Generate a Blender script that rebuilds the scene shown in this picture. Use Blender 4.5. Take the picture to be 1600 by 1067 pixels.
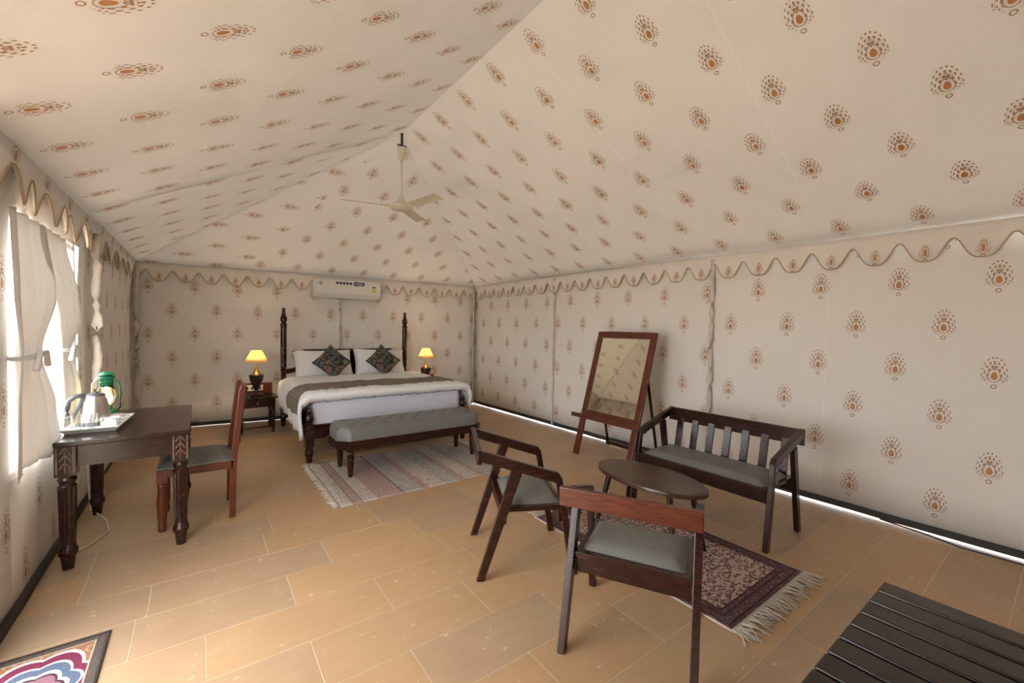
import bpy, bmesh, math, random
from mathutils import Vector, Matrix, noise
random.seed(7)
PI = math.pi
S = bpy.context.scene
COL = S.collection
for o in list(bpy.data.objects): bpy.data.objects.remove(o)

# ---------------- camera ----------------
FPX, YAW, PITCH, ROLL, EYE = 661.0, math.radians(36.5), math.radians(-1.72), math.radians(1.05), 1.45
fw = Vector((math.sin(YAW)*math.cos(PITCH), math.cos(YAW)*math.cos(PITCH), math.sin(PITCH)))
rt = Vector((math.cos(YAW), -math.sin(YAW), 0)); up = rt.cross(fw)
rt, up = rt*math.cos(ROLL)+up*math.sin(ROLL), up*math.cos(ROLL)-rt*math.sin(ROLL)
cd = bpy.data.cameras.new('camera'); cam = bpy.data.objects.new('camera', cd); COL.objects.link(cam)
cd.sensor_width = 36; cd.lens = FPX/1600*36; cd.clip_start = .02
M = Matrix((rt, up, -fw)).transposed().to_4x4(); M.translation = (0, 0, EYE); cam.matrix_world = M
S.camera = cam
# ---------------- world, exposure ----------------
w = bpy.data.worlds.new('sky'); S.world = w; w.use_nodes = True
w.node_tree.nodes['Background'].inputs[0].default_value = (.98, .985, 1.0, 1)
w.node_tree.nodes['Background'].inputs[1].default_value = 10.0
S.view_settings.view_transform = 'Standard'; S.view_settings.look = 'None'
S.view_settings.gamma = 1; S.view_settings.exposure = 0.0; S.view_settings.use_curve_mapping = False

# ---------------- node helpers ----------------
class NT:
    def __init__(s, name):
        s.m = bpy.data.materials.new(name); s.m.use_nodes = True; s.t = s.m.node_tree
        s.b = s.t.nodes['Principled BSDF']; s.out = s.t.nodes['Material Output']
    def n(s, typ, **k):
        nd = s.t.nodes.new(typ)
        for a, v in k.items(): setattr(nd, a, v)
        return nd
    def put(s, sock, v):
        if isinstance(v, bpy.types.NodeSocket): s.t.links.new(v, sock)
        elif isinstance(v, (tuple, list)) and len(v) == 3 and sock.type == 'RGBA': sock.default_value = (*v, 1)
        else: sock.default_value = v
    def f(s, op, a, b=0.0, c=0.0):
        nd = s.n('ShaderNodeMath', operation=op)
        for i, v in enumerate((a, b, c)): s.put(nd.inputs[i], v)
        return nd.outputs[0]
    def mix(s, fac, a, b, blend='MIX'):
        nd = s.n('ShaderNodeMix', data_type='RGBA', blend_type=blend)
        s.put(nd.inputs[0], fac); s.put(nd.inputs[6], a); s.put(nd.inputs[7], b)
        return nd.outputs[2]
    def coord(s, kind='Object'):
        return s.n('ShaderNodeTexCoord').outputs[kind]
    def uv(s, name='UVMap'):
        nd = s.n('ShaderNodeUVMap', uv_map=name); x = s.n('ShaderNodeSeparateXYZ'); s.t.links.new(nd.outputs[0], x.inputs[0])
        return x.outputs[0], x.outputs[1], nd.outputs[0]
    def noise(s, vec, scale, detail=3, rough=.5, stretch=None):
        if stretch:
            mp = s.n('ShaderNodeMapping'); s.t.links.new(vec, mp.inputs[0]); mp.inputs['Scale'].default_value = stretch; vec = mp.outputs[0]
        nd = s.n('ShaderNodeTexNoise'); s.t.links.new(vec, nd.inputs['Vector'])
        nd.inputs['Scale'].default_value = scale; nd.inputs['Detail'].default_value = detail; nd.inputs['Roughness'].default_value = rough
        return nd.outputs[0], nd.outputs[1]
    def vor(s, vec, scale, feature='F1', rnd=1.0):
        nd = s.n('ShaderNodeTexVoronoi', feature=feature); s.t.links.new(vec, nd.inputs['Vector'])
        nd.inputs['Scale'].default_value = scale; nd.inputs['Randomness'].default_value = rnd
        return nd
    def ramp(s, fac, stops, const=False):
        nd = s.n('ShaderNodeValToRGB'); s.put(nd.inputs[0], fac); cr = nd.color_ramp
        if const: cr.interpolation = 'CONSTANT'
        while len(cr.elements) > 1: cr.elements.remove(cr.elements[0])
        for i, (p, c) in enumerate(stops):
            e = cr.elements[0] if i == 0 else cr.elements.new(p)
            e.position = p; e.color = (*c, 1)
        return nd.outputs[0]
    def bump(s, h, strength=.3, dist=.01):
        nd = s.n('ShaderNodeBump'); s.put(nd.inputs['Height'], h); nd.inputs['Strength'].default_value = strength; nd.inputs['Distance'].default_value = dist
        s.t.links.new(nd.outputs[0], s.b.inputs['Normal']); return nd.outputs[0]
    def set(s, color=None, rough=.5, spec=.5, **k):
        if color is not None: s.put(s.b.inputs['Base Color'], color)
        s.put(s.b.inputs['Roughness'], rough); s.b.inputs['Specular IOR Level'].default_value = spec
        for a, v in k.items(): s.put(s.b.inputs[a.replace('_', ' ')], v)
        return s.m

def plain(name, col, rough=.5, var=.12, scale=14, bump=0, spec=.5, **k):
    t = NT(name); f, _ = t.noise(t.coord(), scale)
    c = t.mix(f, tuple(x*(1-var) for x in col), tuple(min(1, x*(1+var)) for x in col))
    if bump: t.bump(f, bump, .004)
    return t.set(c, rough, spec, **k)

def wood(name, dark, red, rough=.28, grain=(3, 3, 40)):
    t = NT(name); co = t.coord(); f, _ = t.noise(co, 3.0, 5, .6, grain); g, _ = t.noise(co, 2.2, 2)
    c = t.ramp(f, [(.3, dark), (.62, red)]); c = t.mix(t.f('MULTIPLY', g, .7), c, dark)
    t.bump(f, .08, .002)
    return t.set(c, rough, .5)

WOOD = wood('dark_mahogany', (.009, .0035, .003), (.048, .012, .007), .2, (4, 4, 16))
WOODR = wood('red_mahogany', (.045, .011, .006), (.20, .043, .018), .28)
WOODK = wood('espresso_wood', (.011, .007, .006), (.036, .019, .014), .26)
CARVE = plain('worn_carving', (.17, .10, .075), .4, .3, 60)
WOODT = wood('brown_table_wood', (.03, .014, .010), (.085, .037, .024), .26)
LEATHER = plain('grey_leatherette', (.145, .147, .14), .4, .08, 40, .05)
WHITE = plain('white_linen', (.80, .80, .81), .85, .03, 60, .1)
LAV = plain('pale_sheet', (.66, .67, .76), .9, .04, 80, .25)
STEEL = plain('brushed_steel', (.62, .60, .57), .28, .06, 30, Metallic=1.0)
CREAM = plain('cream_paint', (.74, .69, .57), .4, .03)
PLASTIC = plain('white_plastic', (.82, .81, .79), .35, .02)
BLACK = plain('black_plastic', (.02, .02, .022), .4, .1)
GREYP = plain('grey_plastic', (.10, .105, .11), .4, .05)
GREEN = plain('green_enamel', (.02, .22, .11), .25, .1)
CERAMIC = plain('white_ceramic', (.85, .84, .82), .2, .02)
BRONZE = plain('dark_bronze', (.05, .035, .026), .35, .25, 20, Metallic=.5)
BRASS = plain('aged_brass', (.42, .31, .17), .3, .15, 20, Metallic=1.0)
STUD = plain('nailhead_silver', (.75, .70, .62), .3, .05, Metallic=1.0)
BAND = plain('black_groundsheet', (.035, .032, .03), .7, .4, 9, .3)
PIPING = plain('tan_piping', (.50, .35, .22), .8, .1)
POLEC = plain('sleeve_cloth', (.70, .63, .55), .9, .06, 12, .5)
FRINGE = plain('cream_fringe', (.55, .49, .42), .95, .15)
BLUE = plain('blue_paper', (.05, .35, .60), .6, .2)
def glassmat(name, col=(1, 1, 1), rough=.02):
    t = NT(name); f, _ = t.noise(t.coord(), 5); t.bump(f, .02, .002)
    return t.set(col, rough, .5, Transmission_Weight=1.0, IOR=1.45)
GLASS = glassmat('clear_glass'); AMBER = glassmat('lantern_glass', (1, .93, .72))
def emit(name, col, st):
    t = NT(name); f, _ = t.noise(t.coord(), 8); c = t.mix(f, col, tuple(min(1, x*1.06) for x in col))
    return t.set(c, .5, .2, Emission_Color=c, Emission_Strength=st)
BULB = emit('glowing_bulb', (1, .80, .45), 14); LBULB = emit('lantern_bulb', (1, .88, .6), 30)

def shade_mat():
    t = NT('lamp_shade_cloth'); f, _ = t.noise(t.coord(), 30, 4, .6)
    c = t.mix(f, (.85, .66, .38), (.95, .80, .55)); t.set(c, .9, .1)
    tr = t.n('ShaderNodeBsdfTranslucent'); t.put(tr.inputs[0], c); mx = t.n('ShaderNodeMixShader'); mx.inputs[0].default_value = .55
    t.t.links.new(t.b.outputs[0], mx.inputs[1]); t.t.links.new(tr.outputs[0], mx.inputs[2]); t.t.links.new(mx.outputs[0], t.out.inputs[0])
    return t.m
SHADE = shade_mat()

def cloth_translucent(name, col, amt, bscale=7, bstr=.25):
    t = NT(name); f, _ = t.noise(t.coord(), bscale, 3); nb = t.bump(f, bstr, .02)
    c = t.mix(f, tuple(x*.96 for x in col), col); t.set(c, .9, .1)
    tr = t.n('ShaderNodeBsdfTranslucent'); t.put(tr.inputs[0], c); mx = t.n('ShaderNodeMixShader'); mx.inputs[0].default_value = amt
    t.t.links.new(t.b.outputs[0], mx.inputs[1]); t.t.links.new(tr.outputs[0], mx.inputs[2]); t.t.links.new(mx.outputs[0], t.out.inputs[0])
    return t.m
CURTAIN = cloth_translucent('sheer_curtain', (.88, .86, .82), .2)

def tent_mat(name, amt, colp=.5, rowp=.325, uo=0., vo=0., valance=False, base=(.79, .755, .71)):
    """block printed tent canvas: staggered motifs in metres of the UV map"""
    t = NT(name); u, v, uvv = t.uv(); F = t.f
    if valance:
        x = F('MULTIPLY', F('SUBTRACT', F('FRACT', F('DIVIDE', u, colp)), .5), colp); y = F('SUBTRACT', v, vo)
        sx, sy1, sy0, y0 = .036, .062, .05, 0.0
    else:
        vv = F('DIVIDE', F('ADD', v, vo), rowp); row = F('FLOOR', vv)
        uu = F('DIVIDE', F('ADD', F('ADD', u, uo), F('MULTIPLY', F('FLOORED_MODULO', row, 2.0), colp/2)), colp)
        x = F('MULTIPLY', F('SUBTRACT', F('FRACT', uu), .5), colp); y = F('MULTIPLY', F('SUBTRACT', F('FRACT', vv), .5), rowp)
        sx, sy1, sy0, y0 = .062, .138, .058, -.035
    yy = F('SUBTRACT', y, y0); pos = F('GREATER_THAN', yy, 0.0)
    ps = F('ADD', sy0, F('MULTIPLY', pos, sy1-sy0))
    px = F('DIVIDE', x, sx); py = F('DIVIDE', yy, ps)
    r = F('SQRT', F('ADD', F('MULTIPLY', px, px), F('MULTIPLY', py, py))); th = F('ARCTAN2', px, py)
    ath = F('ABSOLUTE', th); mask = None
    def rng(lo, hi): return F('MULTIPLY', F('GREATER_THAN', ath, lo), F('LESS_THAN', ath, hi))
    for k, (rc, n, wd, du, lo, hi) in enumerate(((.53, 11, .05, .27, -1, 2.6), (.75, 15, .048, .26, -1, 2.45), (.96, 19, .038, .21, -1, 2.1))):
        band = F('LESS_THAN', F('ABSOLUTE', F('SUBTRACT', r, rc)), wd)
        dot = F('LESS_THAN', F('ABSOLUTE', F('SUBTRACT', F('FRACT', F('ADD', F('MULTIPLY', th, n/(2*PI)), .5*(k % 2))), .5)), du)
        mk = F('MULTIPLY', F('MULTIPLY', band, dot), rng(lo, hi)); mask = mk if mask is None else F('MAXIMUM', mask, mk)
    for rc, lo, hi in ((.86, 1.3, 2.75), (.42, .5, 2.6), (.64, -1, .9)):
        mask = F('MAXIMUM', mask, F('MULTIPLY', F('MULTIPLY', F('LESS_THAN', F('ABSOLUTE', F('SUBTRACT', r, rc)), .014), rng(lo, hi)), .6))
    # curl under the drop
    y2 = F('ADD', yy, .064 if not valance else .05); rr = F('SQRT', F('ADD', F('MULTIPLY', x, x), F('MULTIPLY', y2, y2)))
    mask = F('MAXIMUM', mask, F('LESS_THAN', F('ABSOLUTE', F('SUBTRACT', rr, .012)), .0025))
    if not valance:
        for k in range(3):
            ys = F('SUBTRACT', yy, .05+.02*k); rs = F('ADD', F('ABSOLUTE', x), F('ABSOLUTE', ys)); mask = F('MAXIMUM', mask, F('LESS_THAN', rs, .0065))
    # drop
    pd = F('ADD', .019, F('MULTIPLY', pos, .015)); dx = F('DIVIDE', x, .0160 if not valance else .010); dy = F('DIVIDE', yy, pd)
    rd = F('SQRT', F('ADD', F('MULTIPLY', dx, dx), F('MULTIPLY', dy, dy)))
    drop = F('LESS_THAN', rd, 1.0); outl = F('MULTIPLY', F('LESS_THAN', F('ABSOLUTE', F('SUBTRACT', rd, 1.75)), .16), .7)
    mask = F('MAXIMUM', mask, outl)
    nf, _ = t.noise(t.coord(), 1.3, 3); fine, _ = t.noise(uvv, 260, 2)
    fab = t.mix(nf, tuple(c*.94 for c in base), tuple(min(1, c*1.05) for c in base))
    seam = F('LESS_THAN', F('ABSOLUTE', F('SUBTRACT', F('FRACT', F('DIVIDE', F('ADD', u, .37), 1.12)), .5)), .004)
    if not valance: fab = t.mix(F('MULTIPLY', seam, .35), fab, (.92, .88, .82))
    col = t.mix(F('MULTIPLY', mask, .95), fab, (.36, .185, .09)); col = t.mix(F('MULTIPLY', drop, .9), col, (.50, .22, .065))
    t.put(t.b.inputs['Base Color'], col); t.set(None, .85, .15)
    wr, _ = t.noise(t.coord(), 2.2, 4, .55); t.bump(F('ADD', wr, F('MULTIPLY', fine, .02)), .35, .05)
    tr = t.n('ShaderNodeBsdfTranslucent'); t.put(tr.inputs[0], col); mx = t.n('ShaderNodeMixShader'); mx.inputs[0].default_value = amt
    t.t.links.new(t.b.outputs[0], mx.inputs[1]); t.t.links.new(tr.outputs[0], mx.inputs[2]); t.t.links.new(mx.outputs[0], t.out.inputs[0])
    return t.m
TW = .07   # translucency of walls
CANVAS_R = tent_mat('printed_canvas_wall', TW, .505, .325, -.10, .245)
CANVAS_B = tent_mat('printed_canvas_back', TW, .5, .325, .30, .16)
CANVAS_L = tent_mat('printed_canvas_left', TW, .52, .3, .1, .0)
CANVAS_ROOF = tent_mat('printed_canvas_roof', .13, .48, .36, .0, .0)
SCAL = .285
CANVAS_V = tent_mat('printed_canvas_valance', .08, SCAL, 1, 0, .15, True, (.86, .81, .75))

# ---------------- mesh helpers ----------------
def new(): return bmesh.new()
def box(bm, x0, x1, y0, y1, z0, z1, mat=None):
    vs = [bm.verts.new(p) for p in ((x0,y0,z0),(x1,y0,z0),(x1,y1,z0),(x0,y1,z0),(x0,y0,z1),(x1,y0,z1),(x1,y1,z1),(x0,y1,z1))]
    if mat is not None:
        for v in vs: v.co = mat @ v.co
    for f in ((3,2,1,0),(4,5,6,7),(0,1,5,4),(1,2,6,5),(2,3,7,6),(3,0,4,7)): bm.faces.new([vs[i] for i in f])
    return bm
def prism(bm, pts, axis, a, b):
    """polygon pts (2D) extruded along axis: 'x' pts=(y,z); 'y' pts=(x,z); 'z' pts=(x,y)"""
    def P(p, t): return (t, p[0], p[1]) if axis == 'x' else (p[0], t, p[1]) if axis == 'y' else (p[0], p[1], t)
    A = [bm.verts.new(P(p, a)) for p in pts]; B = [bm.verts.new(P(p, b)) for p in pts]; n = len(pts)
    bm.faces.new(A[::-1]); bm.faces.new(B)
    for i in range(n): bm.faces.new((A[i], A[(i+1) % n], B[(i+1) % n], B[i]))
    return bm
def lathe(bm, prof, seg=16, c=(0, 0, 0), flute=None):
    rings = []
    for r, z in prof:
        ring = []
        for i in range(seg):
            a = 2*PI*i/seg; rr = r
            if flute and flute[0] < z < flute[1] and i % 4 == 0: rr = r*.86
            ring.append(bm.verts.new((c[0]+rr*math.cos(a), c[1]+rr*math.sin(a), c[2]+z)))
        rings.append(ring)
    for A, B in zip(rings, rings[1:]):
        for i in range(seg): bm.faces.new((A[i], A[(i+1) % seg], B[(i+1) % seg], B[i]))
    bm.faces.new(rings[0][::-1]); bm.faces.new(rings[-1])
    return bm
def tube(bm, pts, r, seg=8, r2=None):
    pts = [Vector(p) for p in pts]; rings = []; n = len(pts)
    for k, p in enumerate(pts):
        d = (pts[min(k+1, n-1)]-pts[max(k-1, 0)]).normalized()
        a = d.cross(Vector((0, 0, 1)));  a = a.normalized() if a.length > 1e-3 else Vector((1, 0, 0)); b = d.cross(a)
        rr = r if r2 is None else r+(r2-r)*k/(n-1)
        rings.append([bm.verts.new(p+a*rr*math.cos(2*PI*i/seg)+b*rr*math.sin(2*PI*i/seg)) for i in range(seg)])
    for A, B in zip(rings, rings[1:]):
        for i in range(seg): bm.faces.new((A[i], A[(i+1) % seg], B[(i+1) % seg], B[i]))
    bm.faces.new(rings[0][::-1]); bm.faces.new(rings[-1])
    return bm
def grid(bm, nu, nv, fn, uvfn=None):
    vs = [[bm.verts.new(fn(i/nu, j/nv)) for j in range(nv+1)] for i in range(nu+1)]
    L = bm.loops.layers.uv.verify() if uvfn else None
    for i in range(nu):
        for j in range(nv):
            ids = ((i, j), (i+1, j), (i+1, j+1), (i, j+1)); f = bm.faces.new([vs[a][b] for a, b in ids])
            if L:
                for lp, (a, b) in zip(f.loops, ids): lp[L].uv = uvfn(a/nu, b/nv)
    return vs
def obj(name, bm, mat, parent=None, smooth=False, bevel=0, loc=None, rotz=0, solid=0):
    bmesh.ops.recalc_face_normals(bm, faces=bm.faces) if not solid else None
    me = bpy.data.meshes.new(name); bm.to_mesh(me); bm.free()
    if me.uv_layers: me.uv_layers[0].name = 'UVMap'
    me.materials.append(mat)
    o = bpy.data.objects.new(name, me); COL.objects.link(o)
    if smooth:
        for p in me.polygons: p.use_smooth = True
    if smooth == 'auto':
        me.set_sharp_from_angle(angle=math.radians(40))
    if solid:
        m = o.modifiers.new('thick', 'SOLIDIFY'); m.thickness = solid; m.offset = 0
    if bevel:
        m = o.modifiers.new('bevel', 'BEVEL'); m.width = bevel; m.segments = 2; m.limit_method = 'ANGLE'
    if parent: o.parent = parent
    if loc: o.location = loc
    o.rotation_euler.z = rotz
    return o
def tag(o, label, cat, group=None):
    o['label'] = label; o['category'] = cat
    if group: o['group'] = group
    return o
def thing(name, label, cat, loc=(0, 0, 0), rotz=0, group=None):
    o = bpy.data.objects.new(name, None); o.empty_display_size = .1; COL.objects.link(o); o.location = loc; o.rotation_euler.z = rotz
    return tag(o, label, cat, group)
def struct(o): o['kind'] = 'structure'; return o
def share(o, parent, loc=(0, 0, 0), rotz=0):
    c = o.copy(); COL.objects.link(c); c.parent = parent; c.location = loc; c.rotation_euler.z = rotz; return c
def dup(root, loc, rotz, label):
    r = root.copy(); COL.objects.link(r); r.location = loc; r.rotation_euler.z = rotz; r['label'] = label
    for ch in list(root.children):
        c = ch.copy(); COL.objects.link(c); c.parent = r
        for g in ch.children:
            d = g.copy(); COL.objects.link(d); d.parent = c
    return r
def nz(x, y, z=0, s=1.0): return noise.noise(Vector((x*s, y*s, z*s)))

# ---------------- floor ----------------
XL, XR, YF = -.74, 4.32, -1.6
def back_y(x): return 7.45+(x+.72)*(-.48/4.96)
MORTAR = plain('cream_mortar', (.60, .50, .37), .9, .1)
def stone():
    t = NT('sandstone_tile'); co = t.coord(); oi = t.n('ShaderNodeObjectInfo')
    rnd = oi.outputs['Random']
    base = t.ramp(rnd, [(0, (.42, .245, .115)), (.25, (.48, .287, .135)), (.45, (.46, .277, .135)), (.62, (.385, .25, .15)), (.8, (.325, .226, .157)), (1, (.51, .33, .172))])
    off = t.n('ShaderNodeVectorMath', operation='ADD'); t.t.links.new(co, off.inputs[0]); t.t.links.new(oi.outputs['Location'], off.inputs[1])
    f, _ = t.noise(off.outputs[0], 3.5, 5, .6); g, _ = t.noise(off.outputs[0], 22, 4, .6); st, _ = t.noise(off.outputs[0], 4, 4, .6, (1.2, 7, 1))
    c = t.mix(t.f('MULTIPLY', f, .55), base, (.62, .45, .275)); c = t.mix(t.f('MULTIPLY', st, .5), c, (.33, .205, .11))
    spots = t.f('MULTIPLY', t.f('GREATER_THAN', g, .655), t.f('GREATER_THAN', f, .5)); c = t.mix(t.f('MULTIPLY', spots, .55), c, (.68, .55, .38))
    t.bump(g, .06, .004)
    return t.set(c, t.f('ADD', .30, t.f('MULTIPLY', f, .18)), .4)
STONE = stone()
bm = new(); box(bm, -5, 9, -5, 13, -.12, -.0012); floor = struct(obj('floor', bm, MORTAR))
known = {9: [.347], 8: [-.214, .649], 7: [.40], 6: [.017, .802], 5: [.405, 1.201], 4: [.76], 11: [.09], 10: [.412], 3: [1.185]}
y0 = .176-.315*6
for k in range(-6, 24):
    ya = .176+.315*k; yb = ya+.315
    if ya > 7.5: break
    xs = sorted(known.get(k, [])); x = xs[0] if xs else random.uniform(-.3, .5)
    cuts = list(xs); a = x
    while a > XL-.3: a -= random.uniform(.55, .95); cuts.append(a)
    a = max(cuts)
    while a < XR+.2: a += random.uniform(.55, .95); cuts.append(a)
    cuts = sorted(set(cuts))
    for c0, c1 in zip(cuts, cuts[1:]):
        if c1 < XL-.2 or c0 > XR+.1 or c1-c0 < .15: continue
        cx, cy = (c0+c1)/2, (ya+yb)/2; hx = (c1-c0)/2-.0022; hy = .1575-.0022
        bm = new(); box(bm, -hx, hx, -hy, hy, -.012, random.uniform(-.0004, .0))
        obj('tile', bm, STONE, floor, loc=(cx, cy, 0))
SAND = plain('outside_sand', (.62, .50, .36), .95, .1, 4)
bm = new(); box(bm, -30, 30, -30, 40, -.3, -.13); struct(obj('ground', bm, SAND))

# ---------------- tent walls ----------------
ZT = 2.24
def wall(name, rects, P, mat, uvoff=0):
    """rects in (s,z) metres; P maps s,z -> xyz"""
    bm = new(); L = bm.loops.layers.uv.verify()
    for s0, s1, z0, z1 in rects:
        nu = max(1, int((s1-s0)/.25)); nv = max(1, int((z1-z0)/.25))
        def fn(a, b): return P(s0+(s1-s0)*a, z0+(z1-z0)*b)
        grid(bm, nu, nv, fn, lambda a, b: (s0+(s1-s0)*a, z0+(z1-z0)*b))
    bmesh.ops.remove_doubles(bm, verts=bm.verts, dist=.0005)
    return struct(obj(name, bm, mat, smooth=True, solid=.004))
ZB = .06
def wob(s, z, amp=.012): return amp*nz(s*.9, z*.8, 3.3)*(1 if .1 < z < 2.1 else .3)
wall('wall_right', [(YF, 7.0, ZB, ZT)], lambda s, z: (XR-(s/7)*.06+wob(s, z), s, z), CANVAS_R)
bw = math.hypot(4.96, .48)
wall('wall_back', [(-.80, 4.32, .035, ZT)], lambda s, z: (s, back_y(s)+wob(s, z), z), CANVAS_B)
WY0, WY1, WZ0, WZ1 = 3.08, 4.52, .66, 2.0
wall('wall_left', [(YF, .9, .035, ZT), (.9, 2.55, 2.02, ZT), (2.55, WY0, .035, ZT+.03), (WY0, WY1, .035, WZ0), (WY0, WY1, WZ1, ZT+.03), (WY1, 7.52, .035, ZT+.03)],
     lambda s, z: (XL+(.02 if s > 5 else 0)+wob(s, z)+(.05*(z-1.9)/.34 if z > 1.9 else 0), s, z), CANVAS_L)
wall('wall_front', [(XL, XR, .035, ZT)], lambda s, z: (s, YF, z), CANVAS_B)
bm = new()
for a, b, c, d in ((WY0-.03, WY0+.03, WZ0-.03, WZ1+.03), (WY1-.03, WY1+.03, WZ0-.03, WZ1+.03), (WY0, WY1, WZ0-.03, WZ0+.03), (WY0, WY1, WZ1-.03, WZ1+.03)):
    box(bm, XL-.03, XL-.012, a, b, c, d)
struct(obj('window_1', bm, POLEC))
# roof
RX, RZ, RY1 = 1.79, 3.57, 4.53
def roofpatch(bm, A, B, C, D, nu, nv, uvA, uvB, uvC, uvD, sag=.05, folds=False):
    A, B, C, D = map(Vector, (A, B, C, D)); n = (B-A).cross(D-A).normalized()
    if n.z > 0: n = -n
    def fn(a, b):
        p = (A*(1-a)+B*a)*(1-b)+(D*(1-a)+C*a)*b
        wt = math.sin(PI*b)*min(1, 6*min(a, 1-a)); dx, dy = p.x-RX, p.y-RY1; rad = math.hypot(dx, dy)
        fold = .05*nz(math.atan2(dy, dx)*5.5, 4.2, 0)*max(0, min(1, 1.5-rad/2.2)) if dy > -.6 and folds else 0
        return p+n*(wt*(sag*(.6+.4*nz(p.x, p.y, 0, .8))+.012*nz(p.x, p.y, 5, 2.0)+fold))
    def uf(a, b):
        l = lambda i: (uvA[i]*(1-a)+uvB[i]*a)*(1-b)+(uvD[i]*(1-a)+uvC[i]*a)*b
        return (l(0), l(1))
    grid(bm, nu, nv, fn, uf)
EL = -.695; bm = new()
LLn = math.hypot(RX-EL, RZ-2.26); LRn = math.hypot(XR-RX, RZ-ZT)
yb_l, yb_r = back_y(EL), back_y(4.27)
roofpatch(bm, (EL, YF, 2.26), (EL, RY1, 2.26), (RX, RY1, RZ), (RX, YF, RZ), 30, 14, (YF, 0), (RY1, 0), (RY1, LLn), (YF, LLn), .03)
roofpatch(bm, (EL, RY1, 2.26), (EL, yb_l, 2.24), (RX, RY1, RZ), (RX, RY1, RZ), 40, 20, (RY1, 0), (yb_l, 0), (RY1, LLn), (RY1, LLn), .0, True)
roofpatch(bm, (XR, YF, ZT), (XR-.04, RY1, ZT), (RX, RY1, RZ), (RX, YF, RZ), 30, 14, (YF, 0), (RY1, 0), (RY1, LRn), (YF, LRn), .05)
roofpatch(bm, (XR-.04, RY1, ZT), (4.27, yb_r, ZT), (RX, RY1, RZ), (RX, RY1, RZ), 14, 14, (RY1, 0), (yb_r, 0), (RY1, LRn), (RY1, LRn), .0)
HX = .5; hb = (HX, back_y(HX), ZT); LH = (Vector((RX, RY1, RZ))-Vector((RX, back_y(RX), ZT))).length
roofpatch(bm, hb, (4.27, yb_r, ZT), (RX, RY1, RZ), (RX, RY1, RZ), 16, 14, (HX, 0), (4.27, 0), (RX, LH), (RX, LH), .0)
# strip between the left hip and the seam: cloth turned a quarter
roofpatch(bm, (EL, yb_l, ZT), hb, (RX, RY1, RZ), (RX, RY1, RZ), 8, 14, (yb_l, 0), (yb_l+.1, HX-EL), (RY1, RX-EL), (RY1, RX-EL), .0, True)
bmesh.ops.remove_doubles(bm, verts=bm.verts, dist=.001)
ceil = struct(obj('ceiling', bm, CANVAS_ROOF, smooth=True, solid=.004)); ceil.data.set_sharp_from_angle(angle=math.radians(18))
bm = new(); prism(bm, [(XL, ZT), (XR, ZT), (RX, RZ)], 'y', YF-.004, YF); struct(obj('wall_gable', bm, POLEC))

# ---------------- valances ----------------
def scz(s):
    p = (s/SCAL) % 1.0; c = math.cos(2*PI*p)          # low at p=.5
    return 2.055+.075*c+.018*math.cos(4*PI*p)*.9
def valance(name, s0, s1, P, label_n):
    n = int((s1-s0)/SCAL*14); bm = new()
    def fn(a, b):
        s = s0+(s1-s0)*a; zl = scz(s); return P(s, zl+(ZT-zl)*b, 1-b)
    grid(bm, n, 4, fn, lambda a, b: (s0+(s1-s0)*a, (scz(s0+(s1-s0)*a)-1.90)*(1-b)+(ZT-1.90)*b))
    o = struct(obj(name, bm, CANVAS_V, smooth=True, solid=.004))
    bm = new(); tube(bm, [P(s0+(s1-s0)*i/n, scz(s0+(s1-s0)*i/n), 1) for i in range(n+1)], .0045, 6); obj('piping', bm, PIPING, o, True)
valance('trim_1', YF, 6.98, lambda s, z, h: (XR-.03-(s/7)*.06-.02*h+.008*h*math.sin(s*22), s, z), 'right')
valance('trim_2', -.70, 4.24, lambda s, z, h: (s, back_y(s)-.03-.02*h+.008*h*math.sin(s*22), z), 'back')
valance('trim_3', 2.45, 7.40, lambda s, z, h: (XL+.035+.035*h+.010*h*math.sin(s*22.05+.6)+.014*h*math.sin(s*9), s, z), 'left')

# ---------------- bottom bands (groundsheet edge) ----------------
def band(name, pts):
    bm = new()
    for (a, b) in zip(pts, pts[1:]):
        a, b = Vector(a), Vector(b); d = (b-a).normalized(); n = Vector((-d.y, d.x, 0))*.011
        q = [a-n, b-n, b+n, a+n]
        A = [bm.verts.new((p.x, p.y, pz)) for p, pz in zip(q, (a.z, b.z, b.z, a.z))]; B = [bm.verts.new((p.x, p.y, p.z+.05)) for p in q]
        bm.faces.new(A[::-1]); bm.faces.new(B)
        for i in range(4): bm.faces.new((A[i], A[(i+1) % 4], B[(i+1) % 4], B[i]))
    return struct(obj(name, bm, BAND))
pr = []
for i in range(36):
    s = YF+(6.97-YF)*i/35; pr.append((XR-.006-(s/7)*.06+.006*nz(s, 0, 1, 3), s, .013+.006*nz(s, 2, 1, 2.5)))
band('baseboard_right', pr)
band('baseboard_back', [(-.70+4.92*i/20, back_y(-.70+4.92*i/20)-.008, .004) for i in range(21)])
band('baseboard_left', [(XL+.012+.004*nz(s, 1, 1, 3), s, .0) for s in [2.56+4.86*i/24 for i in range(25)]])

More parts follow.
